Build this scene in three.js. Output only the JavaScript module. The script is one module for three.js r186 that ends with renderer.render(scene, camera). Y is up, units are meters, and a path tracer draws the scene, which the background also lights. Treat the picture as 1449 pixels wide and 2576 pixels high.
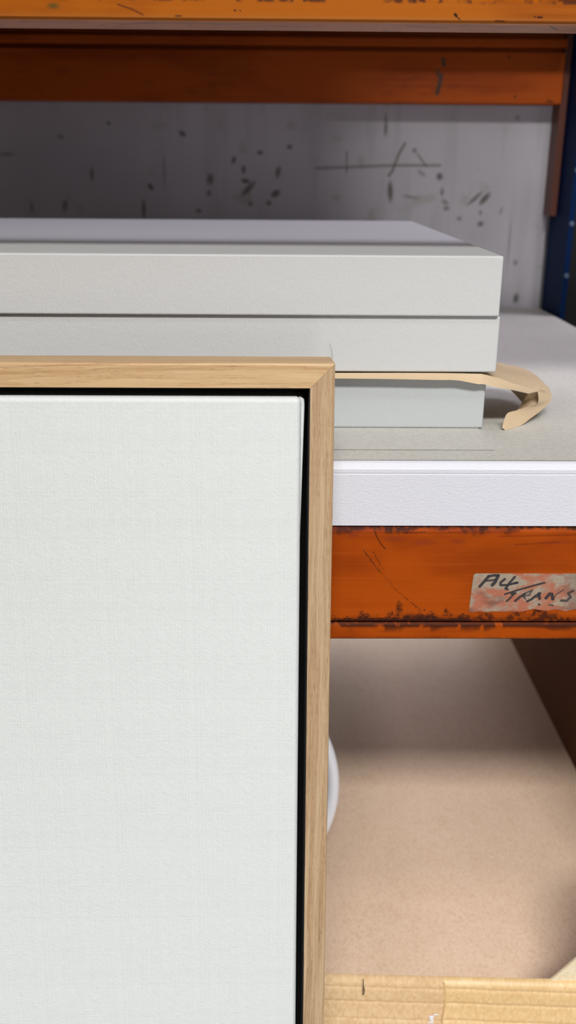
import * as THREE from 'three';
import { RoundedBoxGeometry } from 'three/addons/geometries/RoundedBoxGeometry.js';
import { mergeGeometries } from 'three/addons/utils/BufferGeometryUtils.js';
import { RectAreaLightUniformsLib } from 'three/addons/lights/RectAreaLightUniformsLib.js';

// ------------------------------------------------------------------ camera, light, exposure
const EYE = 1.15;                                   // the camera's height above the floor
const scene = new THREE.Scene();
const camera = new THREE.PerspectiveCamera(56.435, 1449 / 2576, 0.05, 40);   // focal length 2400 px
camera.position.set(0, EYE, 0);
camera.rotation.order = 'YXZ';
camera.rotation.set(-19.75 * Math.PI / 180, -0.8 * Math.PI / 180, 0.0075);
camera.focus = 0.595;
camera.userData.fStop = 7.2;
scene.add(camera);
scene.background = new THREE.Color(0.55, 0.62, 0.75);
const renderer = new THREE.WebGLRenderer({ antialias: true });
renderer.toneMapping = THREE.LinearToneMapping;
renderer.toneMappingExposure = 1.0;
renderer.shadowMap.enabled = true;
RectAreaLightUniformsLib.init();
const LIGHTS = {                                    // radiance of each lamp or added frosted window
  ceiling: [1.0, 0.985, 0.95, 63],
  front: [0.95, 0.965, 1.0, 11],
  overhead: [0.97, 0.92, 1.06, 15.5],
  fill: [1.0, 0.98, 0.94, 6],
  low: [0.93, 0.95, 1.0, 3.9],
};

// ------------------------------------------------------------------ helpers
const used = new Map();
const numbered = (n) => { const k = used.get(n) ?? 0; used.set(n, k + 1); return k ? n + '_' + String(k).padStart(3, '0') : n; };
function tag(o, label, category, group) { o.userData.label = label; o.userData.category = category; if (group) o.userData.group = group; return o; }
function thing(name, label, category, [x, y, z] = [0, 0, 0], group) {
  const o = new THREE.Group(); o.name = numbered(name); o.position.set(x, y, z); scene.add(o);
  return tag(o, label, category, group);
}
function mesh(name, geo, mat, parent = scene, label) {
  const m = new THREE.Mesh(geo, mat); m.name = parent === scene ? numbered(name) : name;
  m.castShadow = m.receiveShadow = true; parent.add(m); if (label) m.userData.label = label; return m;
}
function struct(name, geo, mat) { const m = mesh(name, geo, mat); m.userData.kind = 'structure'; return m; }
function boxUV(g0) {                                // uv in metres, by each face's main direction
  const g = g0.index ? g0.toNonIndexed() : g0, p = g.attributes.position, uv = new Float32Array(p.count * 2);
  const a = new THREE.Vector3(), b = new THREE.Vector3(), c = new THREE.Vector3();
  for (let i = 0; i < p.count; i += 3) {
    a.fromBufferAttribute(p, i); b.fromBufferAttribute(p, i + 1).sub(a); c.fromBufferAttribute(p, i + 2).sub(a); b.cross(c);
    const ax = Math.abs(b.x), ay = Math.abs(b.y), az = Math.abs(b.z);
    for (let k = 0; k < 3; k++) {
      const x = p.getX(i + k), y = p.getY(i + k), z = p.getZ(i + k);
      const [u, v] = az >= ax && az >= ay ? [x, y] : ay >= ax ? [x, z] : [z, y];
      uv[(i + k) * 2] = u; uv[(i + k) * 2 + 1] = v;
    }
  }
  g.setAttribute('uv', new THREE.BufferAttribute(uv, 2)); return g;
}
const rbox = (x0, x1, y0, y1, z0, z1, r = 0.002, seg = 3) => boxUV(new RoundedBoxGeometry(x1 - x0, y1 - y0, z1 - z0, seg, r).translate((x0 + x1) / 2, (y0 + y1) / 2, (z0 + z1) / 2));
function extrudeX(pts, x0, x1, bevel = 0) {         // a profile of [z, y] points drawn out along x
  const s = new THREE.Shape(pts.map(([z, y]) => new THREE.Vector2(-z, y)));
  const g = new THREE.ExtrudeGeometry(s, { depth: x1 - x0 - 2 * bevel, bevelEnabled: bevel > 0, bevelSize: bevel, bevelThickness: bevel, bevelSegments: 2, curveSegments: 6 });
  g.translate(0, 0, bevel).rotateY(Math.PI / 2).translate(x0, 0, 0);
  return boxUV(g);
}
function grid(rows, uvScale = 1) {                  // a sheet through rows of points
  const n = rows[0].length, pos = [], uv = [], idx = [];
  rows.forEach((r, j) => r.forEach((p, i) => { pos.push(...p); uv.push(i / (n - 1) * uvScale, j / (rows.length - 1) * uvScale); }));
  for (let j = 0; j < rows.length - 1; j++) for (let i = 0; i < n - 1; i++) { const a = j * n + i; idx.push(a, a + 1, a + n, a + 1, a + n + 1, a + n); }
  const g = new THREE.BufferGeometry(); g.setAttribute('position', new THREE.Float32BufferAttribute(pos, 3)); g.setAttribute('uv', new THREE.Float32BufferAttribute(uv, 2)); g.setIndex(idx); g.computeVertexNormals(); return g;
}
function resample(pts, n) { const c = new THREE.CatmullRomCurve3(pts.map((p) => new THREE.Vector3(...p)), false, 'centripetal'); return Array.from({ length: n }, (_, i) => c.getPoint(i / (n - 1)).toArray()); }
function loft(curves, n, m) {                       // smooth sheet through a few curves
  const rs = curves.map((c) => resample(c, n)), rows = [];
  const cols = rs[0].map((_, i) => resample(rs.map((r) => r[i]), m));
  for (let j = 0; j < m; j++) rows.push(cols.map((c) => c[j]));
  return grid(rows);
}
// noise that repeats every px by py cells
function rng(seed) { let s = seed >>> 0; return () => { s = (s + 0x6d2b79f5) | 0; let t = Math.imul(s ^ (s >>> 15), 1 | s); t = (t + Math.imul(t ^ (t >>> 7), 61 | t)) ^ t; return ((t ^ (t >>> 14)) >>> 0) / 4294967296; }; }
function hash(x, y, s) { let h = Math.imul(x, 374761393) + Math.imul(y, 668265263) + Math.imul(s, 1274126177); h = Math.imul(h ^ (h >>> 13), 1274126177); return ((h ^ (h >>> 16)) >>> 0) / 4294967296; }
function vn(x, y, px, py, s) {
  const ix = Math.floor(x), iy = Math.floor(y), fx = x - ix, fy = y - iy, u = fx * fx * (3 - 2 * fx), v = fy * fy * (3 - 2 * fy);
  const x0 = ((ix % px) + px) % px, x1 = (x0 + 1) % px, y0 = ((iy % py) + py) % py, y1 = (y0 + 1) % py;
  return (hash(x0, y0, s) * (1 - u) + hash(x1, y0, s) * u) * (1 - v) + (hash(x0, y1, s) * (1 - u) + hash(x1, y1, s) * u) * v;
}
function fbm(x, y, px, py, s, o = 4) { let a = 0, w = 0.5, t = 0; for (let i = 0; i < o; i++) { a += w * vn(x, y, px, py, s + i * 17); t += w; w *= 0.5; x *= 2; y *= 2; px *= 2; py *= 2; } return a / t; }
const sstep = (a, b, x) => { const t = Math.min(1, Math.max(0, (x - a) / (b - a))); return t * t * (3 - 2 * t); };
const mixc = (a, b, t) => [a[0] + (b[0] - a[0]) * t, a[1] + (b[1] - a[1]) * t, a[2] + (b[2] - a[2]) * t];
function canvasOf(w, h, fn) {                       // fn(u, v) gives sRGB 0..255; v runs upwards
  const c = document.createElement('canvas'); c.width = w; c.height = h;
  const x = c.getContext('2d'), im = x.createImageData(w, h), d = im.data;
  for (let j = 0, i = 0; j < h; j++) for (let k = 0; k < w; k++, i += 4) { const q = fn((k + 0.5) / w, 1 - (j + 0.5) / h); d[i] = q[0]; d[i + 1] = q[1]; d[i + 2] = q[2]; d[i + 3] = 255; }
  x.putImageData(im, 0, 0); return [c, x];
}
function colourTex(c, sx = 1, sy = sx, wrap = THREE.RepeatWrapping) { const t = new THREE.CanvasTexture(c); t.colorSpace = THREE.SRGBColorSpace; t.wrapS = t.wrapT = wrap; t.repeat.set(1 / sx, 1 / sy); return t; }
function bumpTex(w, h, fn, sx, sy = sx) {
  const d = new Uint8Array(w * h * 4);
  for (let j = 0, i = 0; j < h; j++) for (let k = 0; k < w; k++, i += 4) { const q = Math.max(0, Math.min(255, fn((k + 0.5) / w, (j + 0.5) / h) * 255)); d[i] = d[i + 1] = d[i + 2] = q; d[i + 3] = 255; }
  const t = new THREE.DataTexture(d, w, h); t.wrapS = t.wrapT = THREE.RepeatWrapping; t.magFilter = t.minFilter = THREE.LinearFilter; t.repeat.set(1 / sx, 1 / sy); t.needsUpdate = true; return t;
}
const std = (o) => new THREE.MeshStandardMaterial(o);

// ------------------------------------------------------------------ materials
const weave = bumpTex(1024, 1024, (u, v) => {       // primed cotton with a diagonal weave, 120 threads in 50 mm
  const n = 120, a = u * n + (vn(u * 12, v * 40, 12, 40, 5) - 0.5) * 0.6, b = v * n + (vn(u * 40, v * 12, 40, 12, 6) - 0.5) * 0.6;
  const i = Math.floor(a), j = Math.floor(b), fa = a - i - 0.5, fb = b - j - 0.5;
  const over = (i + j) % 3 === 0, wi = 0.75 + 0.5 * hash(i, 3, 9), wj = 0.75 + 0.5 * hash(j, 4, 9);
  const h = over ? Math.cos(fa * 2.6) * Math.cos(fb * 1.7) * wi : Math.cos(fb * 2.6) * Math.cos(fa * 1.7) * wj;
  const dg = Math.cos((a + b + 1.1 * (fbm(u * 30, v * 30, 30, 30, 25, 2) - 0.5)) / 3 * 2 * Math.PI), am = 0.35 + 0.65 * sstep(0.3, 0.7, fbm(u * 26, v * 26, 26, 26, 27, 2));
  return 0.06 + 0.26 * h + 0.2 * am * (0.5 + 0.5 * dg) + 0.1 * hash(i, 7, 12) + 0.24 * fbm(u * 46, v * 46, 46, 46, 21, 2) * wi + 0.12 * vn(u * 9, v * 9, 9, 9, 30);
}, 0.05);
const gesso = bumpTex(1024, 1024, (u, v) => 0.55 * fbm(u * 44, v * 26, 44, 26, 41, 4) + 0.3 * fbm(u * 90, v * 90, 90, 90, 47, 2) + 0.15 * vn(u * 6, v * 6, 6, 6, 51), 0.06);
const stipple = bumpTex(1024, 1024, (u, v) => { const n = fbm(u * 40, v * 60, 40, 60, 61, 3); return sstep(0.35, 0.75, n) * 0.8 + 0.2 * vn(u * 4, v * 180, 4, 180, 66); }, 0.05);
const fineGrit = bumpTex(512, 512, (u, v) => fbm(u * 60, v * 60, 60, 60, 71, 3), 0.05);
const M = {};
M.canvas = std({ color: 0xe1e5e5, roughness: 0.8, bumpMap: weave, bumpScale: 0.00042 });
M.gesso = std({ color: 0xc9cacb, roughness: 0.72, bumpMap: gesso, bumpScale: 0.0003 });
M.gessoShaded = std({ color: 0xb7bbbd, roughness: 0.72, bumpMap: gesso, bumpScale: 0.00028 });  // darker copy of the gesso: shade on the lowest canvas put into its colour
M.board = std({ color: 0xd8d9e3, roughness: 0.55, bumpMap: stipple, bumpScale: 0.00008 });
M.black = std({ color: 0x0b0808, roughness: 0.85 });
M.white = std({ color: 0xd8d7d4, roughness: 0.9 });
M.roomGrey = std({ color: 0xa4a2a0, roughness: 0.9 });
M.shadedWall = new THREE.MeshPhysicalMaterial({ color: 0x5c3a26, roughness: 0.9, specularIntensity: 0.15 });  // dark brown that puts shade into the carton's right side
M.concrete = std({ color: 0x6c6a66, roughness: 0.85, bumpMap: fineGrit, bumpScale: 0.0003 });
M.bareWood = std({ color: 0xc9a878, roughness: 0.75 });
M.darkPly = std({ color: 0x4a3524, roughness: 0.85, bumpMap: fineGrit, bumpScale: 0.0003 });
// orange enamel with wear; base() is the paint, spots and strokes are scuffs and rust
function enamel(w, h, base, dirt, seed) {
  return canvasOf(w, h, (u, v) => {
    const n = fbm(u * 10, v * 3, 10, 3, seed, 4), st = fbm(u * 6, v * 40, 6, 40, seed + 5, 3);
    let c = mixc(base, [base[0] * 0.86, base[1] * 0.8, base[2] * 0.8], sstep(0.4, 0.8, n));
    c = mixc(c, [base[0] * 1.05, base[1] * 1.12, base[2] + 14], sstep(0.5, 0.85, st) * 0.5);
    return dirt(c, u, v);
  });
}
const RUST = [58, 26, 18];
// lower front beam: u spans x from -0.4 to 0.2, v spans the face from bottom to top
const LX = (px) => ((0.1255 + (px - 1186) * 0.00025) + 0.4) / 0.6, LY = (py) => (1608 - py) / (1608 - 1323);
const [lowCan, lc] = enamel(2048, 272, [167, 71, 4], (c, u, v) => {
  const e = fbm(u * 120, v * 10, 120, 10, 83, 4), e2 = fbm(u * 34, v * 5, 34, 5, 85, 4), f = fbm(u * 240, v * 34, 240, 34, 89, 3);
  c = mixc(c, [126, 44, 14], sstep(0.86, 1.0, v) * 0.45 * sstep(0.3, 0.6, e2));
  let d = sstep(0.965 - 0.075 * sstep(0.45, 0.75, e2), 0.985, v + (e - 0.5) * 0.05) * (0.35 + 0.65 * sstep(0.4, 0.6, f));        // along the top edge
  const e3 = fbm(u * 70, v * 2.5, 70, 4, 187, 3), reach = 0.175 + 0.06 * sstep(0.4, 0.6, e2) + 0.16 * sstep(0.56, 0.78, e3) * sstep(0.3, 0.6, e);
  d = Math.max(d, sstep(reach + 0.03, reach - 0.035, v) * sstep(0.12, 0.15, v) * (0.3 + 0.7 * sstep(0.38, 0.56, f)) * 0.85);
  d = Math.max(d, sstep(0.24, 0.15, v) * sstep(0.12, 0.15, v) * 0.6 * sstep(0.3, 0.5, e));
  d = Math.max(d, sstep(0.095 - 0.05 * sstep(0.4, 0.7, e2), 0.135, v) * sstep(0.155, 0.14, v) * sstep(0.3, 0.5, e) * 0.95);
  d = Math.max(d, sstep(0.045, 0.0, v) * 0.3 * sstep(0.45, 0.6, e));
  return mixc(c, RUST, Math.min(1, d) * 0.92);
}, 80);
{
  const r = rng(7), X = (px) => LX(px) * 2048, Y = (py) => (1 - LY(py)) * 272;
  lc.lineCap = 'round';
  const dots = (x0, y0, x1, y1, n, s, a) => { for (let i = 0; i < n; i++) { const t = i / (n - 1) + (r() - 0.5) * 0.02; lc.fillStyle = `rgba(48,24,22,${a * (0.4 + 0.6 * r())})`; lc.beginPath(); lc.ellipse(X(x0 + (x1 - x0) * t) + (r() - 0.5) * 3, Y(y0 + (y1 - y0) * t) + (r() - 0.5) * 2, s * (0.4 + r()), s * (0.3 + 0.6 * r()), r() * 3, 0, 7); lc.fill(); } };
  dots(907, 1382, 952, 1436, 26, 1.6, 0.85); dots(932, 1386, 962, 1432, 18, 1.5, 0.8); dots(950, 1432, 985, 1470, 16, 1.1, 0.5); dots(985, 1472, 1058, 1530, 20, 1.6, 0.9);
  for (let i = 0; i < 1500; i++) { // clumps of grime above the groove
    const px = 836 + r() * 360, k = fbm(px / 26, 0.5, 64, 4, 611, 3), hh = 8 + 34 * sstep(0.42, 0.85, k), py = 1562 - hh * r() * r();
    lc.fillStyle = `rgba(${46 + r() * 24},${22 + r() * 12},24,${0.12 + 0.4 * r()})`; lc.beginPath(); lc.ellipse(X(px), Y(py), 1 + r() * 4, 0.8 + r() * 2, 0, 0, 7); lc.fill();
  }
  lc.strokeStyle = 'rgba(52,26,22,.7)'; lc.lineWidth = 2.2; lc.beginPath(); lc.moveTo(X(933), Y(1335)); lc.quadraticCurveTo(X(944), Y(1362), X(962), Y(1379)); lc.stroke();
  lc.lineWidth = 2; lc.strokeStyle = 'rgba(52,22,18,.55)'; lc.beginPath(); lc.moveTo(X(1006), Y(1340)); lc.lineTo(X(1062), Y(1338)); lc.stroke();
  for (const [x, y, a, b] of [[985, 1355, 40, 10], [1060, 1362, 46, 12], [1145, 1360, 26, 9], [1400, 1362, 60, 6], [880, 1345, 20, 10]]) { const g = lc.createRadialGradient(0, 0, 0, 0, 0, 1); g.addColorStop(0, 'rgba(120,48,40,.5)'); g.addColorStop(1, 'rgba(120,48,40,0)'); lc.save(); lc.translate(X(x), Y(y)); lc.scale(a * 0.85, b * 0.95); lc.fillStyle = g; lc.beginPath(); lc.arc(0, 0, 1, 0, 7); lc.fill(); lc.restore(); }
  lc.strokeStyle = 'rgba(105,38,16,.45)'; lc.lineWidth = 3; for (const [a, b, c, d] of [[1250, 1348, 1449, 1344], [1290, 1368, 1400, 1362], [1120, 1338, 1300, 1336]]) { lc.beginPath(); lc.moveTo(X(a), Y(b)); lc.lineTo(X(c), Y(d)); lc.stroke(); }
}
const paintOf = (can) => new THREE.MeshPhysicalMaterial({ map: colourTex(can), roughness: 0.42, bumpMap: fineGrit, bumpScale: 0.00006, specularIntensity: 0.18 });
M.lowBeam = paintOf(lowCan);
// upper front beam: v spans the same face; only its lip is in view
const UX = (px) => ((0.006 + (px - 725) * 0.00021) + 0.4) / 0.6;
const [upCan, uc] = enamel(2048, 272, [170, 89, 2], (c, u, v) => {
  const e2 = fbm(u * 40, v * 5, 40, 5, 105, 4), e = fbm(u * 150, v * 14, 150, 14, 107, 3);
  c = mixc(c, [166, 98, 44], sstep(0.055, 0.01, v) * 0.7);
  const d = sstep(0.105, 0.125, v) * sstep(0.2, 0.13, v) * sstep(0.42, 0.6, e) * sstep(0.3, 0.6, e2);
  return mixc(c, [74, 34, 18], d * 0.9);
}, 100);
{
  const X = (px) => UX(px) * 2048, Y = (py) => 272 - (55 - py) / 50 * 272 * 0.125 - 2;
  const line = (p, w, s) => { uc.strokeStyle = s; uc.lineWidth = w; uc.lineCap = 'round'; uc.beginPath(); p.forEach(([a, b], i) => (i ? uc.lineTo(X(a), Y(b)) : uc.moveTo(X(a), Y(b)))); uc.stroke(); };
  line([[300, 22], [335, 33], [362, 46]], 2.6, 'rgba(96,44,10,.9)'); line([[1143, 38], [1146, 41]], 4.5, 'rgba(28,10,6,.95)'); line([[1147, 43], [1156, 50]], 1.6, 'rgba(28,10,6,.95)');
  line([[1343, 43], [1345, 41]], 2, 'rgba(40,16,6,.95)'); line([[1351, 43], [1362, 43]], 2.6, 'rgba(40,16,6,.95)'); line([[1245, 52], [1268, 53]], 1.8, 'rgba(60,26,10,.9)');
  line([[60, 6], [142, 8]], 3, 'rgba(140,92,70,.8)'); line([[1022, 2], [1028, 9]], 4, 'rgba(90,48,36,.8)'); line([[590, 33], [594, 34]], 2.6, 'rgba(60,28,10,.9)'); line([[604, 33], [606, 35]], 1.8, 'rgba(60,28,10,.9)'); line([[443, 48], [458, 48]], 1.8, 'rgba(60,28,10,.9)');
  const g = uc.createRadialGradient(0, 0, 0, 0, 0, 1); g.addColorStop(0, 'rgba(66,66,44,.85)'); g.addColorStop(1, 'rgba(80,70,40,0)'); uc.save(); uc.translate(X(140), Y(27)); uc.scale(15, 7); uc.fillStyle = g; uc.beginPath(); uc.arc(0, 0, 1, 0, 7); uc.fill(); uc.restore();
}
M.upBeam = paintOf(upCan);
const [underCan, un] = canvasOf(1024, 64, (u, v) => { const n = fbm(u * 14, v * 5, 14, 5, 121, 4), k = fbm(u * 90, v * 7, 90, 7, 127, 3); return mixc(mixc([190, 124, 86], [170, 108, 70], sstep(0.35, 0.7, n)), [120, 80, 58], sstep(0.66, 0.78, k) * 0.4); });  // pale pink base is reflected light put into the colour; marks are wear
un.strokeStyle = 'rgba(50,26,16,.8)'; un.lineWidth = 2.5; for (const [a, b, c, d] of [[120, 20, 160, 26], [250, 12, 262, 30], [560, 14, 600, 12], [880, 22, 915, 12]]) { un.beginPath(); un.moveTo(a, b); un.lineTo(c, d); un.stroke(); }
M.underside = new THREE.MeshPhysicalMaterial({ map: colourTex(underCan, 0.6, 0.04), roughness: 0.4 });
// rear beam and its bracket: much the same orange, the bracket a darker brown
const [rearCan, rc] = enamel(1024, 128, [170, 74, 12], (c, u, v) => mixc(c, RUST, sstep(0.7, 0.85, fbm(u * 40, v * 8, 40, 8, 133, 3)) * 0.12), 130);
{ // a grey rubbed mark and a few chips; u spans x from -0.65 to 0.35
  const X = (px) => ((0.0134 + (px - 725) * 0.000479) + 0.65) * 1024, Y = (py) => 128 - (0.0545 - (py - 125) / 140 * 0.0545 + 0.0) / 0.0796 * 128;
  const line = (p, w, s) => { rc.strokeStyle = s; rc.lineWidth = w; rc.lineCap = 'round'; rc.beginPath(); p.forEach(([a, b], i) => (i ? rc.lineTo(X(a), Y(b)) : rc.moveTo(X(a), Y(b)))); rc.stroke(); };
  line([[1106, 140], [1110, 160]], 5, 'rgba(70,60,60,.75)'); line([[1094, 172], [1096, 190]], 4, 'rgba(74,64,64,.6)'); line([[1104, 185], [1100, 215], [1096, 238]], 5, 'rgba(66,58,60,.85)'); line([[1014, 202], [1040, 192], [1074, 189]], 1.6, 'rgba(70,40,30,.5)');
  line([[1268, 133], [1270, 135]], 3, 'rgba(40,24,20,.7)'); line([[1291, 243], [1292, 246]], 3, 'rgba(50,34,30,.7)'); line([[1374, 257], [1386, 258]], 3, 'rgba(40,24,20,.7)');
}
M.rearBeam = new THREE.MeshPhysicalMaterial({ map: colourTex(rearCan), roughness: 0.5, specularIntensity: 0.25 });
M.bracket = new THREE.MeshPhysicalMaterial({ color: 0x5e2d1b, roughness: 0.5 });
M.blue = new THREE.MeshPhysicalMaterial({ color: 0x06224c, roughness: 0.55, specularIntensity: 0.12, bumpMap: fineGrit, bumpScale: 0.00005 });
M.steel = std({ color: 0x5a6c88, roughness: 0.5, metalness: 0.3 });  // tone of the light showing through the post holes
// oak
function oakCanvas(seed, A, B, C, P) {
  const [c, x] = canvasOf(2048, 200, (u, v) => {
    const warp = fbm(u * 4, v * 2, 4, 2, seed, 3) * 1.2, g = v * 10 + warp + u * 1.2;
    const ring = fbm(u * 4, g * 2, 4, 64, seed + 3, 4), fine = fbm(u * 22, v * 150 + warp * 16, 22, 4096, seed + 7, 3), pores = fbm(u * 80, v * 190 + warp * 24, 80, 4096, seed + 11, 2);
    let q = mixc(A, B, sstep(0.3, 0.75, ring) * 0.8);
    q = mixc(q, C, sstep(0.5, 0.8, fine) * 0.55); q = mixc(q, B, sstep(0.45, 0.2, fine) * 0.5);
    return mixc(q, P, sstep(0.62, 0.8, pores) * 0.5 * sstep(0.35, 0.6, ring));
  });
  const r = rng(seed);
  for (let i = 0; i < 420; i++) { const y = r() * 200, a = r() * 2048, l = 8 + r() * 40; x.strokeStyle = `rgba(${P[0] - 22},${P[1] - 24},${P[2] - 22},${0.12 + r() * 0.35})`; x.lineWidth = 0.5 + r() * 0.7; x.beginPath(); x.moveTo(a, y); x.lineTo(a + l, y + (r() - 0.3) * 2.5); x.stroke(); }
  for (let i = 0; i < 16; i++) { const y = r() * 200, a = r() * 2048; x.strokeStyle = `rgba(${P[0]},${P[1]},${P[2]},${0.2 + r() * 0.25})`; x.lineWidth = 1 + r() * 2; x.beginPath(); x.moveTo(a, y); x.bezierCurveTo(a + 160, y + 4, a + 320, y + 6 + r() * 10, a + 500, y + 14 + r() * 16); x.stroke(); }
  return c;
}
const oakA = oakCanvas(201, [206, 173, 130], [184, 144, 100], [215, 187, 146], [150, 112, 74]), oakB = oakCanvas(247, [191, 163, 129], [166, 133, 98], [203, 176, 141], [134, 102, 70]);
M.oakTop = std({ map: colourTex(oakA, 0.45, 0.044), roughness: 0.55 });
M.oakSide = std({ map: colourTex(oakB, 0.45, 0.044), roughness: 0.55 });
// kraft board, greyboard, kraft paper
function boardTex(base, dark, light, seed, n) {
  const [c, x] = canvasOf(1024, 1024, (u, v) => { const a = fbm(u * 8, v * 8, 8, 8, seed, 4), f = fbm(u * 120, v * 90, 120, 90, seed + 9, 3); let q = mixc(base, dark, sstep(0.42, 0.75, a) * 0.14); q = mixc(q, light, sstep(0.52, 0.8, f) * 0.5); return mixc(q, dark, sstep(0.5, 0.22, f) * 0.4); });
  const r = rng(seed); for (let i = 0; i < n; i++) { x.save(); x.translate(r() * 1024, r() * 1024); x.rotate(r() * 6.3); x.fillStyle = `rgba(${r() < 0.85 ? '70,48,34' : '240,225,200'},${0.15 + 0.5 * r() * r()})`; x.beginPath(); x.ellipse(0, 0, 0.8 + r() * 2.6, 0.6 + r() * 0.9, 0, 0, 7); x.fill(); x.restore(); }
  return c;
}
M.kraftFloor = std({ map: colourTex(boardTex([242, 211, 184], [220, 184, 154], [249, 223, 198], 301, 900), 0.2), roughness: 0.6, bumpMap: fineGrit, bumpScale: 0.00005 });
M.kraft = std({ map: colourTex(boardTex([217, 183, 139], [196, 156, 110], [230, 202, 164], 321, 500), 0.2), roughness: 0.7, bumpMap: fineGrit, bumpScale: 0.00006 });
M.tape = new THREE.MeshPhysicalMaterial({ map: colourTex(boardTex([224, 189, 136], [206, 166, 108], [236, 208, 162], 331, 420), 0.2), roughness: 0.42, bumpMap: fineGrit, bumpScale: 0.00004 });
M.palePly = std({ map: colourTex(boardTex([243, 226, 194], [220, 198, 160], [250, 240, 218], 341, 1600), 0.2), roughness: 0.7 });
M.grey = std({ map: colourTex(boardTex([193, 191, 185], [177, 175, 168], [203, 202, 197], 351, 1300), 0.2), roughness: 0.6, bumpMap: fineGrit, bumpScale: 0.00004 });
M.grey2 = std({ map: colourTex(boardTex([196, 194, 189], [182, 180, 174], [206, 204, 201], 361, 1000), 0.2), roughness: 0.6, bumpMap: fineGrit, bumpScale: 0.00004 });
M.paper = std({ map: colourTex(boardTex([207, 183, 151], [190, 162, 126], [219, 199, 170], 371, 120), 0.6), roughness: 0.65, side: THREE.DoubleSide });
M.plastic = new THREE.MeshPhysicalMaterial({ color: 0xececf2, roughness: 0.3, clearcoat: 0.3 });
// scuffed white back panel: u spans x from -0.6 to 0.4, v spans y from -0.2 to 0.3 about the eye's height
const [wallCan, wc] = canvasOf(1280, 640, (u, v) => { const n = fbm(u * 6, v * 3, 6, 3, 401, 4), s = fbm(u * 60, v * 4, 60, 4, 409, 3), k = fbm(u * 34, v * 18, 34, 18, 415, 3); let q = mixc([182, 178, 185], [170, 166, 172], sstep(0.35, 0.7, n)); q = mixc(q, [158, 155, 158], sstep(0.55, 0.8, s) * 0.35); return mixc(q, [150, 144, 134], sstep(0.7, 0.85, k) * 0.4); });
{
  const X = (px) => ((px - 674) * 0.000512 + 0.6) * 1280, Y = (py) => 640 - ((0.0845 - (py - 252) * 0.000493) + 0.2) / 0.5 * 640;
  const smear = (x, y, a, b, rot, al, col = '40,36,28') => { const g = wc.createRadialGradient(0, 0, 0, 0, 0, 1); g.addColorStop(0, `rgba(${col},${al})`); g.addColorStop(0.5, `rgba(${col},${al * 0.75})`); g.addColorStop(1, `rgba(${col},0)`); wc.save(); wc.translate(X(x), Y(y)); wc.rotate(rot); wc.scale(a, b); wc.fillStyle = g; wc.beginPath(); wc.arc(0, 0, 1, 0, 7); wc.fill(); wc.restore(); };
  for (const [x, y, a, b, rot, al] of [[447, 341, 9, 6, 0.5, 0.8], [270, 318, 6, 5, 0, 0.6], [153, 350, 8, 5, 0.4, 0.5], [365, 468, 9, 6, 0.9, 0.85], [223, 438, 5, 16, 0.1, 0.6], [346, 522, 5, 24, 0, 0.7], [152, 515, 7, 14, 0.2, 0.55], [512, 448, 9, 14, 0.1, 0.7], [508, 482, 6, 7, 0, 0.6], [570, 402, 6, 10, 0.3, 0.7], [594, 424, 6, 10, 0, 0.7], [598, 452, 11, 6, 0.1, 0.85], [606, 470, 22, 7, -0.8, 0.75], [634, 384, 8, 5, 0, 0.8], [706, 370, 7, 6, 0, 0.75], [678, 430, 7, 14, 0.2, 0.7], [672, 482, 12, 8, -0.5, 0.85], [656, 505, 7, 6, 0, 0.7], [610, 507, 7, 6, 0, 0.65], [482, 525, 8, 6, 0.2, 0.6], [20, 392, 20, 5, 0, 0.4], [938, 325, 5, 18, 0, 0.65], [937, 300, 4, 12, 0, 0.4], [955, 475, 7, 24, -0.06, 0.85], [1075, 438, 8, 9, -0.4, 0.85], [1010, 376, 6, 6, 0, 0.6], [1030, 430, 12, 5, 0.6, 0.4], [1083, 475, 5, 10, 0, 0.55], [1092, 500, 10, 6, 0.5, 0.5], [1096, 515, 8, 6, 0, 0.6], [1166, 490, 24, 5, -0.75, 0.7], [1190, 491, 18, 7, -0.85, 0.9], [1182, 525, 5, 6, 0, 0.5], [1184, 553, 8, 7, -0.4, 0.75], [1130, 540, 7, 6, 0, 0.5], [1255, 298, 6, 6, 0, 0.4], [1005, 488, 22, 4, 0.15, 0.4], [1289, 742, 7, 12, 0.1, 0.85], [1280, 650, 6, 7, 0, 0.5], [1362, 420, 8, 12, 0, 0.4], [1233, 520, 5, 10, 0.2, 0.3], [1260, 600, 3, 60, 0, 0.3], [70, 520, 5, 14, 0, 0.4], [400, 430, 4, 40, 0, 0.3]]) smear(x, y, a * 0.85, b * 0.85, rot, al * 0.72);
  const line = (p, w, s) => { wc.strokeStyle = s; wc.lineWidth = w; wc.lineCap = 'round'; wc.beginPath(); p.forEach(([a, b], i) => (i ? wc.lineTo(X(a), Y(b)) : wc.moveTo(X(a), Y(b)))); wc.stroke(); };
  line([[772, 420], [850, 417], [960, 412], [1074, 411]], 5, 'rgba(80,76,66,.4)'); line([[986, 360], [972, 385], [958, 425], [950, 436]], 5, 'rgba(70,66,54,.45)'); line([[1018, 385], [1040, 412]], 4, 'rgba(70,66,54,.35)'); line([[845, 380], [846, 430]], 3, 'rgba(60,56,46,.35)');
}
M.panel = std({ map: colourTex(wallCan), roughness: 0.7 });
M.glow = (l, k) => new THREE.MeshStandardMaterial({ color: 0xf4f4f4, roughness: 0.6, emissive: new THREE.Color(l[0], l[1], l[2]), emissiveIntensity: k });

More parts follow.
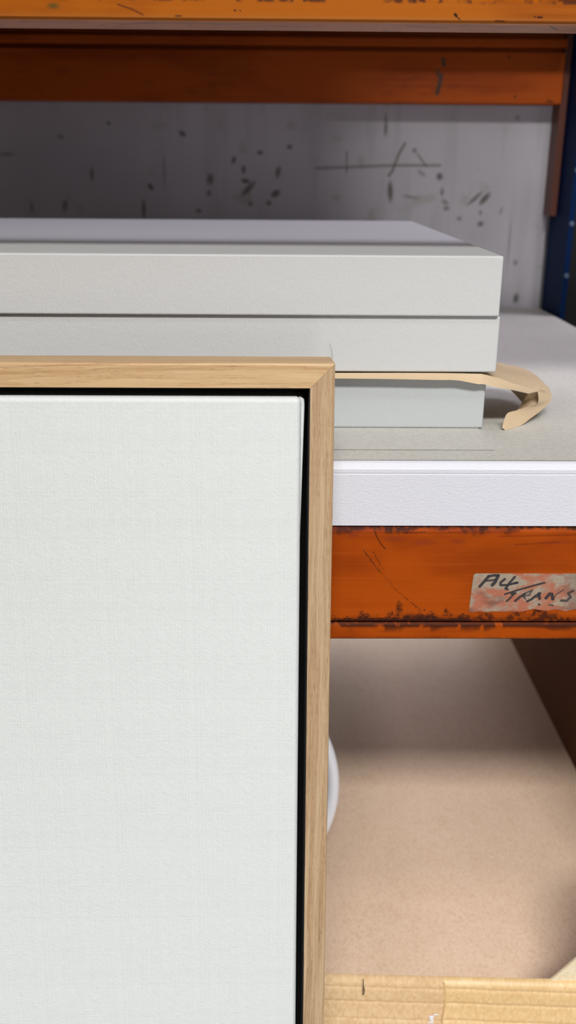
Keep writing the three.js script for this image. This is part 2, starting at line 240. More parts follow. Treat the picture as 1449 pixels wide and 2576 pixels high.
// ------------------------------------------------------------------ room
const BACK = -1.30, FRONT = 3.6, LEFT = -3.2, RIGHT = 3.2, TOP = 2.95;
struct('floor', boxUV(new THREE.BoxGeometry(RIGHT - LEFT + 0.4, 0.1, FRONT - BACK + 0.4).translate(0, -0.05, (FRONT + BACK) / 2)), M.concrete);
struct('ceiling', boxUV(new THREE.BoxGeometry(RIGHT - LEFT + 0.4, 0.1, FRONT - BACK + 0.4).translate(0, TOP + 0.05, (FRONT + BACK) / 2)), M.roomGrey);
const hole = (x0, x1, y0, y1, holes) => { // a wall sheet with openings, drawn in its own x and y
  const s = new THREE.Shape([[x0, y0], [x1, y0], [x1, y1], [x0, y1]].map((p) => new THREE.Vector2(...p)));
  for (const [a, b, c, d] of holes) s.holes.push(new THREE.Path([[a, c], [a, d], [b, d], [b, c]].map((p) => new THREE.Vector2(...p))));
  return new THREE.ExtrudeGeometry(s, { depth: 0.1, bevelEnabled: false });
};
const LOW = [-0.30, 0.343, 0.52, 0.62], WIN = [-0.5, 0.6, 0.55, 1.25];
struct('wall_back', hole(LEFT - 0.1, RIGHT + 0.1, 0, TOP, [LOW]).translate(0, 0, BACK - 0.1), M.roomGrey);
struct('wall_front', hole(LEFT - 0.1, RIGHT + 0.1, 0, TOP, [WIN]).translate(0, 0, FRONT), M.roomGrey);
struct('wall_left', new THREE.BoxGeometry(0.1, TOP, FRONT - BACK).translate(LEFT - 0.05, TOP / 2, (FRONT + BACK) / 2), M.roomGrey);
struct('wall_right', new THREE.BoxGeometry(0.1, TOP, FRONT - BACK).translate(RIGHT + 0.05, TOP / 2, (FRONT + BACK) / 2), M.roomGrey);
function rectLight(l, w, h, pos, look) { const a = new THREE.RectAreaLight(new THREE.Color(l[0], l[1], l[2]), l[3], w, h); a.position.set(...pos); a.lookAt(...look); a.name = 'added_window_light'; scene.add(a); }
function addedWindow(n, [a, b, c, d], z, into, l) {
  const g = new THREE.Group(); g.name = 'added_window_' + n; g.userData.kind = 'structure'; scene.add(g);
  const bars = [[a, b, c, c + 0.03], [a, b, d - 0.03, d], [a, a + 0.03, c, d], [b - 0.03, b, c, d]].map(([x0, x1, y0, y1]) => new THREE.BoxGeometry(x1 - x0, y1 - y0, 0.05).translate((x0 + x1) / 2, (y0 + y1) / 2, z));
  mesh('window_frame', mergeGeometries(bars), M.white, g);
  mesh('pane', new THREE.BoxGeometry(b - a - 0.06, d - c - 0.06, 0.008).translate((a + b) / 2, (c + d) / 2, z), M.glow(l, 1.0), g);
  rectLight(l, b - a - 0.06, d - c - 0.06, [(a + b) / 2, (c + d) / 2, z + into * 0.006], [(a + b) / 2, (c + d) / 2, z + into]);
}
struct('light_blocker_1', boxUV(new THREE.BoxGeometry(0.05 - LEFT, 0.5, 0.3).translate((0.05 + LEFT) / 2, 1.10, 0.85)), M.roomGrey);   // added box, out of view, blocking part of the front window light
addedWindow(1, WIN, FRONT + 0.05, -1, LIGHTS.front);  // added window, out of view, brightening the fronts from low down
addedWindow(2, LOW, BACK - 0.05, 1, LIGHTS.low);  // added slot window, out of view, brightening the carton floor from behind
function ceilingPanel(label, x, z, w, d, l) {
  const t = thing('ceiling_light', label, 'ceiling light', [x, TOP, z]);
  mesh('housing', rbox(-w / 2 - 0.02, w / 2 + 0.02, -0.045, -0.001, -d / 2 - 0.02, d / 2 + 0.02, 0.006), M.white, t);
  mesh('diffuser', new THREE.BoxGeometry(w, 0.004, d).translate(0, -0.047, 0), M.glow(l, 1.0), t);
  const a = new THREE.RectAreaLight(new THREE.Color(l[0], l[1], l[2]), l[3], w, d); a.position.set(0, -0.0505, 0); a.rotation.x = -Math.PI / 2; a.name = 'panel_light'; t.add(a);
}
ceilingPanel('large white ceiling light panel out in front of the shelving', 0.25, 1.55, 1.3, 0.45, LIGHTS.ceiling);
ceilingPanel('narrow white ceiling light panel straight above the shelving', 0.95, -0.93, 1.1, 0.46, LIGHTS.overhead);
ceilingPanel('long white ceiling light panel above the aisle before the shelf', 0.1, 0.45, 1.3, 0.3, LIGHTS.fill);

// ------------------------------------------------------------------ shelving
const FZ = -0.56;                                   // front plane of the beams
const up = thing('rack_upright', 'dark blue steel rack upright at the right end of the shelf', 'rack upright', [0.349, 0, 0]);
function post(zFront, zBack) {                      // C-section open to the front, with returned lips
  const w = 0.06, t = 0.003, lip = 0.006, a = zFront, b = zBack;
  const s = new THREE.Shape([[0, a], [lip, a], [lip, a - t], [t, a - t], [t, b + t], [w - t, b + t], [w - t, a - t], [w - lip, a - t], [w - lip, a], [w, a], [w, b], [0, b]].map(([x, z]) => new THREE.Vector2(x, -z)));
  const g = new THREE.ExtrudeGeometry(s, { depth: 2.1, bevelEnabled: false, curveSegments: 2 }).rotateX(-Math.PI / 2);
  return boxUV(g);
}
mesh('post', post(-1.183, -1.268), M.blue, up); mesh('post', post(-0.56, -0.645), M.blue, up);
for (const [y, y2] of [[0.25, 0.85], [0.85, 0.25], [1.4, 2.0]]) { const L = Math.hypot(y2 - y, 0.538); const g = new THREE.BoxGeometry(0.02, 0.03, L).rotateX(Math.atan2(y2 - y, 0.538)).translate(0.04, (y + y2) / 2, -0.914); mesh('brace', g, M.blue, up); }
mesh('shade_filler', rbox(0.0035, 0.0565, 0.001, 2.09, -1.262, -1.192, 0.001), M.black, up, 'black filler standing for the shade inside the rear post');  // added black filler for a hollow that is dark only from shade
for (const y of [EYE + 0.0015, EYE - 0.0585, EYE - 0.119]) mesh('lit_hole', new THREE.CylinderGeometry(0.0026, 0.003, 0.002, 12).rotateX(Math.PI / 2).translate(0.0032, y, -1.182), M.steel, up, 'pale disc standing for light through a post hole');  // small pale discs in place of light coming through holes
mesh('shaded_side', rbox(-0.0066, -0.0010, 0.484, 0.848, -1.262, -0.66, 0.001), M.shadedWall, up, 'dark brown sheet standing for the shaded right wall of the carton');  // added dark sheet in place of the carton wall lying in shade
// beams: main face, a groove, and a lip below; origin at the bottom front edge
function beamProfile(h = 0.0796, d = 0.034) {
  return [[0, 0.0012], [0, 0.0105], [-0.0012, 0.0117], [-0.0035, 0.0117], [-0.0035, 0.0129], [-0.0004, 0.0134], [0.0, 0.016], [0, h - 0.004], [-0.0012, h - 0.0012], [-0.004, h], [-d, h], [-d, 0], [-0.0012, 0]];
}
function beamUV(g, x0, span, h) { const p = g.attributes.position, uv = g.attributes.uv; for (let i = 0; i < p.count; i++) uv.setXY(i, (p.getX(i) - x0) / span, p.getY(i) / h); return g; }
const low = thing('rack_beam', 'worn orange steel beam with a paper label under the white shelf edge', 'shelf beam', [0, EYE - 0.2897, FZ]);
mesh('beam_body', beamUV(extrudeX(beamProfile(), -0.9, 0.346), -0.4, 0.6, 0.0796), M.lowBeam, low);
const upb = thing('rack_beam', 'orange steel beam closest to the camera across the top', 'shelf beam', [0, EYE + 0.0734, FZ]);
mesh('beam_body', beamUV(extrudeX(beamProfile(), -0.9, 0.346), -0.4, 0.6, 0.0796), M.upBeam, upb);
mesh('underside', rbox(-0.9, 0.346, -0.0004, 0.0004, -0.034, -0.0014, 0.0002, 1), M.underside, upb, 'dusty underside with reflected light put into its pink colour');
const rear = thing('rack_beam', 'dark orange beam at the back of the shelf against the scuffed panel', 'shelf beam', [0, EYE + 0.0756, -1.2365]);
const rp = [[0, 0.001], [0, 0.0556], [-0.001, 0.0563], [-0.012, 0.0566], [-0.012, 0.0608], [0.001, 0.0612], [0.0022, 0.0626], [0.0025, 0.069], [0.0015, 0.0708], [-0.008, 0.0708], [-0.008, 0.0773], [-0.0315, 0.0773], [-0.0315, 0], [-0.001, 0]];
mesh('beam_body', beamUV(extrudeX(rp, -0.9, 0.341), -0.65, 1.0, 0.0796), M.rearBeam, rear);
mesh('end_connector', mergeGeometries([rbox(0.3395, 0.3420, -0.128, 0.077, -0.0315, 0.0, 0.0008), rbox(0.3410, 0.3478, -0.128, 0.077, -0.003, 0.0004, 0.0008)]), M.bracket, rear, 'brown angle plate hanging below the beam end');
// slack label on the lower beam
{
  const W = 846, H = 260, U = 846 / 640;
  const [c, x] = canvasOf(W, H, (u0, v) => {
    const u = u0 * U;
    const a = fbm(u * 7, v * 4, 7, 4, 501, 4), b = fbm(u * 16, v * 9, 16, 9, 507, 4), f = fbm(u * 50, v * 24, 50, 24, 511, 2);
    let q = mixc([168, 152, 134], [146, 128, 112], f);
    q = mixc(q, [172, 92, 66], sstep(0.40, 0.62, a * 0.6 + b * 0.4 + (0.42 - v) * 0.18) * 0.8);
    q = mixc(q, [112, 92, 84], sstep(0.78, 1.0, u + (b - 0.5) * 0.3) * 0.55);
    return mixc(q, [104, 70, 60], sstep(0.56, 0.75, fbm(u * 5, v * 3, 5, 3, 517, 3) + (0.3 - v) * 0.3) * 0.6);
  });
  // pixels of the label in the photograph: left edge 1183, top 1440; 2.3 texture pixels each
  const k = 2.3, P = (a, b) => [(a - 1183) * k, (b - 1440) * k];
  const ink = (pts, w, al = 0.85) => { x.strokeStyle = `rgba(34,32,36,${al})`; x.lineWidth = w * 1.3 * k; x.lineCap = 'round'; x.lineJoin = 'round'; x.beginPath(); pts.forEach(([a, b], i) => (i ? x.lineTo(...P(a, b)) : x.moveTo(...P(a, b)))); x.stroke(); };
  ink([[1204, 1478], [1214, 1464], [1225, 1449]], 6); ink([[1224, 1449], [1240, 1446], [1250, 1447]], 5.5); ink([[1249, 1447], [1243, 1464], [1236, 1474]], 7); ink([[1219, 1462], [1244, 1459]], 4.5, 0.7);
  ink([[1267, 1457], [1257, 1466], [1257, 1474], [1272, 1474], [1300, 1467]], 5); ink([[1292, 1451], [1281, 1466], [1271, 1484], [1276, 1486]], 5); ink([[1294, 1468], [1299, 1467]], 5);
  ink([[1271, 1500], [1300, 1489], [1340, 1476], [1370, 1467]], 4);
  ink([[1288, 1499], [1297, 1497]], 5); ink([[1294, 1499], [1282, 1515], [1277, 1520]], 4.5, 0.75); ink([[1322, 1499], [1310, 1508], [1299, 1519]], 5); ink([[1320, 1499], [1340, 1488], [1334, 1502], [1318, 1506]], 4, 0.6); ink([[1318, 1505], [1325, 1513]], 4, 0.6);
  ink([[1362, 1497], [1350, 1505], [1340, 1515], [1330, 1520]], 5); ink([[1358, 1498], [1362, 1513]], 5.5); ink([[1346, 1508], [1362, 1507]], 3.5, 0.6);
  ink([[1378, 1511], [1386, 1499], [1392, 1499], [1396, 1514]], 6.5); ink([[1396, 1514], [1404, 1500], [1421, 1487]], 3.5, 0.45);
  ink([[1446, 1490], [1434, 1497], [1442, 1508], [1432, 1519], [1418, 1518]], 5, 0.7); ink([[1361, 1529], [1363, 1530]], 4); ink([[1388, 1530], [1398, 1532]], 4, 0.6);
  // shape with one rounded corner and a torn lower edge
  const s = new THREE.Shape(), w = 0.092, h = 0.0276, r = rng(12); s.moveTo(0.0028, h); s.quadraticCurveTo(0.0008, h, 0.0006, h - 0.002); s.lineTo(-0.0006, 0.0014);
  for (let i = 0; i <= 40; i++) s.lineTo(i / 40 * w, (i < 16 ? 0.0004 : 0.0016 + 0.0006 * Math.sin(i * 1.1)) + r() * 0.0007); s.lineTo(w, h);
  const g = new THREE.ExtrudeGeometry(s, { depth: 0.00025, bevelEnabled: false }), p = g.attributes.position, uv = g.attributes.uv;
  for (let i = 0; i < p.count; i++) uv.setXY(i, p.getX(i) / 0.092, p.getY(i) / 0.0279);
  g.translate(0.1262, 0.0197, 0.0001);
  mesh('paper_label', g, std({ map: colourTex(c, 1, 1, THREE.ClampToEdgeWrapping), roughness: 0.65 }), low, 'stained paper label with marker handwriting');
}
// loose boards on the upper beams
for (const [n, l, z0, z1, y] of [['shelf_plank', 'dark shelf board resting on the top front beam', -0.775, -0.565, 0.0], ['shelf_plank', 'dark shelf board resting on the rear beam', -1.268, -1.16, 0.0]]) tag(mesh(n, rbox(-0.9, 0.346, EYE + 0.1532, EYE + 0.1712, z0, z1, 0.002), M.darkPly), l, 'shelf board');
for (const o of scene.children) if (o.name === 'shelf_plank') mesh('blocker_board', rbox(-0.9, 0.20, EYE + 0.1714, EYE + 0.68, -0.775, -0.757, 0.002), M.darkPly, o, 'added unseen board keeping ceiling light off the back panel');  // added unseen board that stops ceiling light reaching the back panel
// the white shelf and its grey liners
const SH = EYE - 0.1690;
const shelf = thing('shelf_board', 'thick white painted shelf board above the labelled beam', 'shelf board', [0, EYE - 0.21, 0]);
{
  const h = 0.0410, pr = [[FZ, 0], [FZ, h - 0.0075], [FZ - 0.0003, h - 0.0072], [FZ - 0.0003, h - 0.0067], [FZ, h - 0.0064], [FZ, h - 0.0042], [FZ - 0.0008, h - 0.0026], [FZ - 0.0026, h - 0.0008], [FZ - 0.0045, h], [-1.266, h], [-1.266, 0]];
  mesh('board_body', extrudeX(pr, -0.9, 0.345), M.board, shelf);
}
function sheet(name, x0, x1, y, z0, z1, mat, label, wob) {
  const n = 60, rows = []; const r = rng(Math.round(x1 * 1e4));
  const edge = Array.from({ length: n + 1 }, (_, i) => z1 + (vn(i * 0.3, 0, 64, 4, 77) - 0.5) * wob);
  const lift = (i) => (wob > 0.0008 ? 0.0001 * sstep(0.75, 0.95, i / n) : 0);
  const s = (t) => [0, 1].map((k) => Array.from({ length: n + 1 }, (_, i) => [x0 + (x1 - x0) * i / n, y + t + (k ? lift(i) : 0), k ? edge[i] : z0]));
  const top = s(0.0005), bot = s(0), g = mergeGeometries([grid(top), grid([bot[1], top[1]].map((q) => q)), grid([top[1], bot[1]])]);
  const p = g.attributes.position, uv = g.attributes.uv; for (let i = 0; i < p.count; i++) uv.setXY(i, p.getX(i), p.getZ(i));
  const m = mesh(name, g, mat); m.material.side = THREE.DoubleSide; return tag(m, label, 'board sheet');
}
sheet('liner_sheet', -0.88, 0.344, SH + 0.0001, -1.264, -0.5648, M.grey, 'grey cardboard liner covering the whole white shelf', 0.0011);
sheet('liner_sheet', -0.60, 0.1404, SH + 0.0007, -1.0, -0.5862, M.grey2, 'smaller grey card sheet lying under the stack of white canvases', 0.0004);
// scuffed panel behind
{
  const g = rbox(-0.9, 0.346, EYE - 0.172, EYE + 0.30, -1.29, -1.27, 0.001), p = g.attributes.position, uv = g.attributes.uv;
  for (let i = 0; i < p.count; i++) uv.setXY(i, p.getX(i) + 0.6, (p.getY(i) - EYE + 0.2) / 0.5);
  tag(mesh('back_panel', g, M.panel), 'scuffed dirty white panel at the back of the shelf', 'panel');
}

// ------------------------------------------------------------------ stack of canvases
function stackCanvas(label, x1, y0, y1, zf, zb, mat, bulge) {
  const t = thing('blank_canvas', label, 'canvas', [x1 - 0.31, EYE + y0, (zf + zb) / 2], 'stretched canvases stacked flat on the shelf');
  const h = y1 - y0, d = zf - zb, w = 0.62;
  mesh('canvas_wrap', rbox(-w / 2, w / 2, 0, h, -d / 2, d / 2, 0.0014, 4), mat, t);
  for (const s of [-1, 1]) { // cloth folded over on itself at the front corners
    const f = new THREE.Shape([[0, 0.003], [bulge, h - 0.006], [bulge * 0.8, h - 0.003], [0, h - 0.002]].map((p) => new THREE.Vector2(...p)));
    const g = new THREE.ExtrudeGeometry(f, { depth: 0.03, bevelEnabled: true, bevelSize: 0.0004, bevelThickness: 0.0006, bevelSegments: 2 });
    if (s < 0) g.rotateY(Math.PI); g.translate(s * (w / 2 - 0.0004), 0, s < 0 ? d / 2 - 0.0046 : d / 2 - 0.0346);
    mesh('folded_corner', boxUV(g), mat, t);
  }
  const inner = [[-w / 2 + 0.004, w / 2 - 0.004, -d / 2 + 0.004, -d / 2 + 0.04], [-w / 2 + 0.004, w / 2 - 0.004, d / 2 - 0.04, d / 2 - 0.004]];
  return t;
}
stackCanvas('blank white canvas lowest of the stack, under the brown paper', 0.1432, -0.1677, -0.1303, -0.6395, -1.0765, M.gessoShaded, 0.0012);
stackCanvas('blank white canvas in the middle of the stack, on the brown paper', 0.1487, -0.1281, -0.0906, -0.6365, -1.0762, M.gesso, 0.0006);
stackCanvas('blank white canvas on top of the stack', 0.1470, -0.0904, -0.0516, -0.6330, -1.0772, M.gesso, 0.0004);
// brown paper between the lower two
{
  const t = thing('kraft_paper', 'creased brown paper sticking out between the lower two white canvases', 'paper', [0, EYE, 0]);
  const low = [[0.0402, -0.1314, -0.6305], [0.0815, -0.1317, -0.6305], [0.1082, -0.1321, -0.6305], [0.1214, -0.1324, -0.6310], [0.1326, -0.1344, -0.6315], [0.1373, -0.1352, -0.6320], [0.1387, -0.1351, -0.6325], [0.1500, -0.1378, -0.6340], [0.1595, -0.1398, -0.6370], [0.1691, -0.1423, -0.6410], [0.1739, -0.1441, -0.6440], [0.1793, -0.1449, -0.6520], [0.1848, -0.1459, -0.6600]];
  const crease = [[0.0405, -0.1289, -0.6370], [0.0821, -0.1287, -0.6370], [0.1090, -0.1287, -0.6370], [0.1222, -0.1288, -0.6370], [0.1333, -0.1290, -0.6370], [0.1379, -0.1291, -0.6370], [0.1392, -0.1293, -0.6370], [0.1530, -0.1334, -0.6430], [0.1647, -0.1382, -0.6480], [0.1725, -0.1408, -0.6520], [0.1779, -0.1429, -0.6560], [0.1827, -0.1444, -0.6610], [0.1864, -0.1462, -0.6650]];
  const back = [[0.0458, -0.1456, -0.7200], [0.0928, -0.1453, -0.7200], [0.1232, -0.1452, -0.7200], [0.1381, -0.1451, -0.7200], [0.1506, -0.1451, -0.7200], [0.1581, -0.1443, -0.7200], [0.1661, -0.1416, -0.7300], [0.1743, -0.1410, -0.7400], [0.1802, -0.1425, -0.7400], [0.1887, -0.1432, -0.7350], [0.1960, -0.1451, -0.7250], [0.1987, -0.1467, -0.7100], [0.1983, -0.1473, -0.6900]];
  const tipA = [[0.1848, -0.1459, -0.6600], [0.1900, -0.1461, -0.6660], [0.1942, -0.1488, -0.6720], [0.1982, -0.1520, -0.6770], [0.2009, -0.1538, -0.6800]];
  const tipB = [[0.1864, -0.1462, -0.6650], [0.1983, -0.1475, -0.6900], [0.2005, -0.1492, -0.6900], [0.2017, -0.1521, -0.6880], [0.2015, -0.1540, -0.6820]];
  const stripTop = [[0.1848, -0.1459, -0.6600], [0.1850, -0.1537, -0.6580], [0.1766, -0.1553, -0.6530], [0.1683, -0.1568, -0.6480], [0.1603, -0.1579, -0.6430], [0.1575, -0.1617, -0.6390], [0.1560, -0.1667, -0.6365]];
  const stripLow = [[0.2009, -0.1538, -0.6800], [0.1995, -0.1567, -0.6770], [0.1912, -0.1608, -0.6670], [0.1807, -0.1649, -0.6570], [0.1723, -0.1679, -0.6490], [0.1657, -0.1682, -0.6430], [0.1580, -0.1682, -0.6365]];
  const innerA = [[0.1804, -0.1494, -0.6680], [0.1780, -0.1562, -0.6720], [0.1711, -0.1600, -0.6600]];
  const innerB = [[0.1857, -0.1471, -0.6640], [0.1883, -0.1523, -0.6680], [0.1865, -0.1550, -0.6620]];
  const tanA = [[0.1750, -0.1536, -0.7000], [0.1799, -0.1582, -0.7000], [0.1848, -0.1633, -0.7000]];
  const tanB = [[0.1866, -0.1544, -0.6900], [0.1857, -0.1574, -0.6900], [0.1852, -0.1628, -0.6980]];
  const flat = (c, y, z) => [[-0.45, y, z], ...c];
  const mid = (a, b, up) => a.map((p, i) => p.map((v, k) => (v + b[i][k]) / 2 + (k === 1 ? up : 0)));
  mesh('sheet', mergeGeometries([loft([flat(low, -0.1319, -0.6305), flat(mid(low, crease, -0.0003), -0.1307, -0.633), flat(crease, -0.1297, -0.637)], 110, 6), loft([flat(crease, -0.1297, -0.637), flat(mid(crease, back, 0.0004), -0.1296, -0.68), flat(back, -0.1296, -0.72)], 110, 10)]), M.paper, t);
  mesh('folded_end', mergeGeometries([loft([tipA, mid(tipA, tipB, 0.0003), tipB], 16, 5), loft([tipA, tipA.map((p, i) => p.map((v, k) => stripTop[0][k] + (stripLow[0][k] - stripTop[0][k]) * i / 4 - (k === 2 ? 0.0002 : 0)))], 16, 3), loft([stripTop, mid(stripTop, stripLow, 0.0004), stripLow], 44, 8)]), M.paper, t);
  mesh('inner_fold', mergeGeometries([loft([innerA, mid(innerA, innerB, 0), innerB], 12, 6), loft([tanA, mid(tanA, tanB, 0), tanB], 10, 6)]), M.paper, t);
}
// a hair on the middle canvas
{
  const c = new THREE.CatmullRomCurve3([[826, 858], [829, 868], [832, 880], [833, 899]].map(([a, b]) => new THREE.Vector3(0.0395 + (a - 840) * 0.000266, EYE - 0.1083 - (b - 857) * 0.000255, -0.6335)));
  tag(mesh('hair', new THREE.TubeGeometry(c, 16, 0.00009, 5), std({ color: 0x3a3430, roughness: 0.6 })), 'thin dark hair stuck to the front of the middle white canvas', 'hair');
}

// ------------------------------------------------------------------ the framed canvas in front, leaning on the shelf edge
{
  const t = thing('framed_canvas', 'large blank white canvas in an oak frame leaning on the shelf', 'framed canvas', [0.0326, EYE - 0.1, -0.5195]);
  const R = new THREE.Matrix4().makeRotationY(0.4 * Math.PI / 180).multiply(new THREE.Matrix4().makeRotationX(-5.95 * Math.PI / 180)).multiply(new THREE.Matrix4().makeRotationZ(-0.045 * Math.PI / 180));
  t.rotation.setFromRotationMatrix(R);
  const W = 0.66, H = 1.045, w = 0.01355, D = 0.0475, c = 0.0011;
  const prof = [[w, 0], [c, 0], [0.0003, -0.0003], [0, -c], [0, -D + c], [c, -D], [w, -D]];   // [inset, depth]
  function rail(L, place) {
    const n = prof.length, pos = [], uv = [], idx = []; let per = 0; const N = 1;
    prof.forEach(([a, k], i) => { if (i) per += Math.hypot(a - prof[i - 1][0], k - prof[i - 1][1]); for (const s of [a, L - a]) { pos.push(...place(s, a, k)); uv.push(s, per); } });
    const quads = []; for (let i = 0; i < n; i++) { const j = (i + 1) % n; quads.push([2 * i, 2 * j, 2 * j + 1, 2 * i + 1]); }
    for (const [p, q, r, s] of quads) idx.push(p, q, r, p, r, s);
    for (let i = 1; i < n - 1; i++) { idx.push(0, 2 * i + 2, 2 * i); idx.push(1, 2 * i + 1, 2 * i + 3); }
    const g = new THREE.BufferGeometry(); g.setAttribute('position', new THREE.Float32BufferAttribute(pos, 3)); g.setAttribute('uv', new THREE.Float32BufferAttribute(uv, 2)); g.setIndex(idx);
    const f = g.toNonIndexed(); f.computeVertexNormals(); return f;
  }
  const e = 0.00006;                                // hairline at the mitres
  mesh('frame_rail', rail(W - 2 * e, (s, a, k) => [-e - s, -a, k]), M.oakTop, t);
  mesh('frame_rail', rail(H - 2 * e, (s, a, k) => [-a, -e - s, k]), M.oakSide, t);
  mesh('frame_rail', rail(H - 2 * e, (s, a, k) => [-W + a, -e - s, k]), M.oakSide, t);
  mesh('frame_rail', rail(W - 2 * e, (s, a, k) => [-e - s, -H + a, k]), M.oakTop, t);
  const q = 0.0006, b = (x0, x1, y0, y1, z0, z1) => new THREE.BoxGeometry(x1 - x0, y1 - y0, z1 - z0).translate((x0 + x1) / 2, (y0 + y1) / 2, (z0 + z1) / 2);
  const i0 = -W + w, i1 = -w, j0 = -H + w, j1 = -w;
  mesh('rebate_strip', mergeGeometries([b(i1 - q, i1 + 0.0001, j0, j1, -D + 0.003, -0.0007), b(i0 - 0.0001, i0 + q, j0, j1, -D + 0.003, -0.0007), b(i0, i1, j1 - q, j1 + 0.0001, -D + 0.003, -0.0007), b(i0, i1, j0 - 0.0001, j0 + q, -D + 0.003, -0.0007)]), M.black, t, 'black painted inside of the frame');
  mesh('backing', b(i0, i1, j0, j1, -D + 0.0005, -D + 0.004), M.black, t, 'black backing behind the canvas');
  const cx0 = -W + 0.0185, cx1 = -0.0183, cy0 = -H + 0.0185, cy1 = -0.0188;
  const cv = mesh('canvas_panel', rbox(cx0, cx1, cy0, cy1, -D + 0.0045, -0.0035, 0.0034, 5), M.canvas, t, 'white woven canvas');
  // the corner fold of the cloth stands a little proud at the top right
  const f = new THREE.Shape(); f.moveTo(0, 0.0005); f.lineTo(0.0016, -0.0008); f.quadraticCurveTo(0.0021, -0.002, 0.0019, -0.008); f.quadraticCurveTo(0.0012, -0.035, 0, -0.085); f.lineTo(-0.0012, -0.085); f.lineTo(-0.0012, 0);
  mesh('corner_fold', boxUV(new THREE.ExtrudeGeometry(f, { depth: 0.025, bevelEnabled: true, bevelSize: 0.0006, bevelThickness: 0.0012, bevelSegments: 3 }).translate(cx1 - 0.0006, cy1 - 0.0012, -0.034)), M.canvas, cv);
}

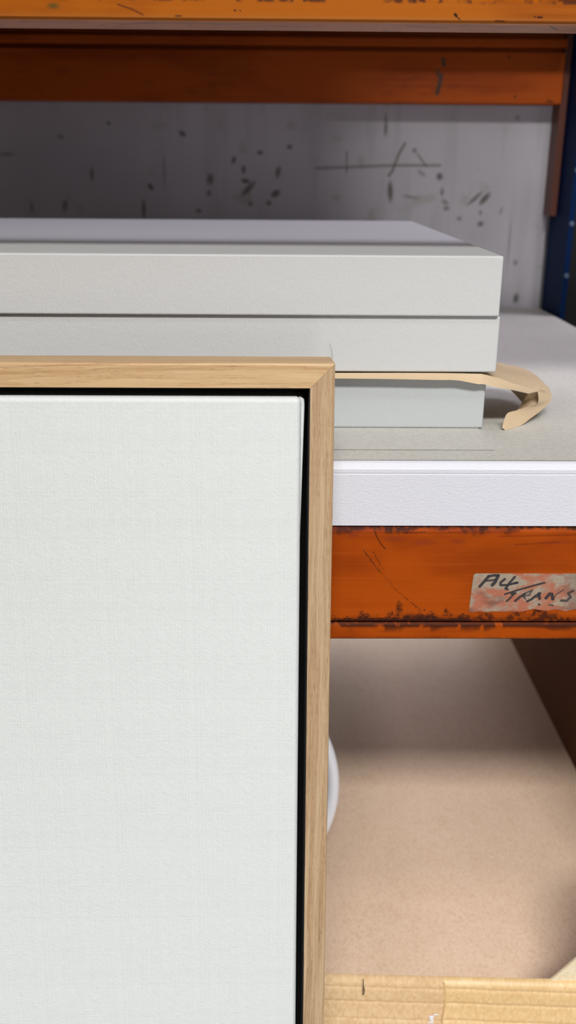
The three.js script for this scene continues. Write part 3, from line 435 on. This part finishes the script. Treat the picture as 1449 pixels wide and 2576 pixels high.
// ------------------------------------------------------------------ lower bay
const BF = EYE - 0.640;                             // inside floor of the carton
const lowShelf = thing('shelf_board', 'white shelf board under the open brown carton', 'shelf board', [0, BF - 0.026, 0]);
mesh('board_body', rbox(-0.9, 0.3412, 0, 0.024, -1.266, FZ, 0.002), M.board, lowShelf);
const lb = thing('rack_beam', 'orange steel beam under the open brown carton', 'shelf beam', [0, BF - 0.026 - 0.0796, FZ]);
mesh('beam_body', beamUV(extrudeX(beamProfile(), -0.9, 0.346), -0.1, 0.6, 0.0796), M.lowBeam, lb);
{
  const t = thing('carton', 'open brown cardboard carton on the lower shelf with its front flap folded down', 'box', [0, BF, 0]);
  const fr = (x) => -0.5757 - (x - 0.0401) * -0.0345, hs = (x) => 0.0482 + 0 * x;      // the front edge runs a little askew
  mesh('base_panel', rbox(-0.55, 0.3425, -0.0016, 0, -1.262, -0.59, 0.0006, 1), M.kraftFloor, t);
  const wall = (x0, x1) => { const rows = [[], []]; for (let i = 0; i <= 20; i++) { const x = x0 + (x1 - x0) * i / 20; rows[0].push([x, hs(x), fr(x) - 0.004]); rows[1].push([x, 0, fr(x) - 0.006]); } return grid(rows); };
  const km = M.kraftFloor.clone(); km.side = THREE.DoubleSide;
  mesh('front_wall', wall(-0.55, 0.342), km, t);
  mesh('side_wall', rbox(-0.5535, -0.5505, 0, 0.06, -1.26, -0.58, 0.001, 1), M.kraftFloor, t);
  // front flap folded down; its flutes show as low ridges
  const creases = [0.0062, 0.0181, 0.0316, 0.0440, 0.0560];
  const flap = (x0, x1, off, nx, shift) => {
    const rows = [], ny = 120, LEN = 0.062;
    for (let j = 0; j <= ny; j++) {
      const row = [], s = j / ny * LEN;
      for (let i = 0; i <= nx; i++) {
        const x = x0 + (x1 - x0) * i / nx, skew = (x - 0.04) * -0.011 + shift + 0.0006 * (vn(x * 60, 1, 64, 4, 91) - 0.5);
        let b = 0; for (const c of creases) { const q = (s - c + skew) / 0.0011; b -= Math.exp(-q * q) * 0.00055; }
        const a = Math.min(1, s / 0.003), n = off + b + 0.0004 * Math.sin(s * 200);
        row.push([x, hs(x) - s * 0.94 * a + 0.0006 * (1 - a), fr(x) - 0.004 * (1 - a) + s * 0.30 + n]);
      }
      rows.push(row);
    }
    const g = grid(rows), p = g.attributes.position, uv = g.attributes.uv; for (let i = 0; i < p.count; i++) uv.setXY(i, p.getX(i), p.getY(i)); return g;
  };
  const k2 = M.kraft.clone(); k2.side = THREE.DoubleSide;
  const fl = mesh('front_flap', flap(-0.545, 0.34, 0, 160, 0), k2, t, 'fluted tan flap folded down over the front');
  const tp = M.tape.clone(); tp.side = THREE.DoubleSide;
  const tape = mesh('tape', flap(0.1315, 0.335, 0.00035, 60, 0.0012), tp, fl, 'glossy tape over the right of the flap');
  { // its wrinkled edge
    const pts = []; for (let j = 0; j <= 24; j++) { const s = 0.001 + j / 24 * 0.058; pts.push(new THREE.Vector3(0.1315 + 0.0012 * Math.sin(j * 0.35) + 0.0006 * vn(j * 0.7, 0, 64, 4, 3), hs(0) - s * 0.94, fr(0.1315) + s * 0.30 + 0.0005)); }
    mesh('tape_edge', new THREE.TubeGeometry(new THREE.CatmullRomCurve3(pts), 60, 0.0007, 6), M.tape, fl);
    const r = rng(5), bits = []; const spot = (x, s, w, h) => { const sh = new THREE.Shape(); for (let i = 0; i < 14; i++) { const a = i / 14 * 6.283, q = 0.55 + 0.6 * r(); sh[i ? 'lineTo' : 'moveTo'](Math.cos(a) * w * q, Math.sin(a) * h * q); } const g = new THREE.ExtrudeGeometry(sh, { depth: 0.0002, bevelEnabled: false }).rotateX(-0.31).translate(x, hs(0) - s * 0.94, fr(x) + s * 0.3 + 0.0008); bits.push(g); };
    for (let i = 0; i < 7; i++) spot(0.1195 + r() * 0.009, 0.0265 + i * 0.0016, 0.0014 + r() * 0.0015, 0.0005 + r() * 0.0008);
    for (let i = 0; i < 9; i++) spot(0.044 + i * 0.0026, 0.0475 + r() * 0.0015, 0.002, 0.0016);
    mesh('torn_paper', mergeGeometries(bits), std({ color: 0xe8e6ea, roughness: 0.8 }), fl, 'torn white scraps stuck to the flap');
  }
  // pale corner flap, cut across at an angle
  const cf = new THREE.Shape([[0.2152, 0.0478], [0.2420, 0.080], [0.2600, 0.135], [0.2840, 0.170], [0.3405, 0.185], [0.3405, 0.046], [0.2152, 0.046]].map(([x, y]) => new THREE.Vector2(x, y)));
  const g = boxUV(new THREE.ExtrudeGeometry(cf, { depth: 0.002, bevelEnabled: true, bevelSize: 0.0004, bevelThickness: 0.0004, bevelSegments: 1 }).translate(0, 0, -0.5745));
  mesh('corner_flap', g, M.palePly, t, 'pale speckled upright corner with a slanted edge');
}
// a dark splinter caught on the flap's fold
{
  const p = [[912, 2455], [913, 2466], [912.4, 2478], [911.5, 2488]].map(([a, b], i) => new THREE.Vector3(0.0401 + (a - 820) * 0.000312, BF + 0.0482 + 0.0030 - (b - 2455) * 0.00038, -0.5728 + 0.0032 * (i / 3) + 0.0012));
  const g1 = new THREE.TubeGeometry(new THREE.CatmullRomCurve3(p), 14, 0.00028, 6), q = [[912.6, 2472], [916, 2480], [914, 2489]].map(([a, b], i) => new THREE.Vector3(0.0401 + (a - 820) * 0.000312, BF + 0.0482 + 0.0030 - (b - 2455) * 0.00038, -0.5712 + 0.001 * i));
  tag(mesh('splinter', mergeGeometries([g1, new THREE.TubeGeometry(new THREE.CatmullRomCurve3(q), 10, 0.0003, 6)]), std({ color: 0x2f2720, roughness: 0.7 })), 'thin dark splinter caught on the folded carton edge', 'splinter');
}
// white plastic lid standing on edge in the carton, mostly behind the frame
{
  const pr = [[0.0001, 0.0], [0.0800, 0.0], [0.0941, 0.001], [0.0991, 0.004], [0.1014, 0.012], [0.1036, 0.0158], [0.1075, 0.0172], [0.1114, 0.0158], [0.1126, 0.012], [0.1114, 0.002], [0.1098, -0.001], [0.1014, -0.003], [0.0784, -0.003], [0.0001, -0.003]];
  const g = new THREE.LatheGeometry(pr.map(([a, b]) => new THREE.Vector2(a, b)), 96).rotateX(Math.PI / 2);
  const t = thing('tub_lid', 'round white plastic lid with a raised rim half hidden behind the oak frame', 'lid', [-0.0535, BF + 0.1105, -0.745]);
  mesh('lid_disc', g, M.plastic, t); t.rotation.x = -10 * Math.PI / 180;
}

renderer.render(scene, camera);
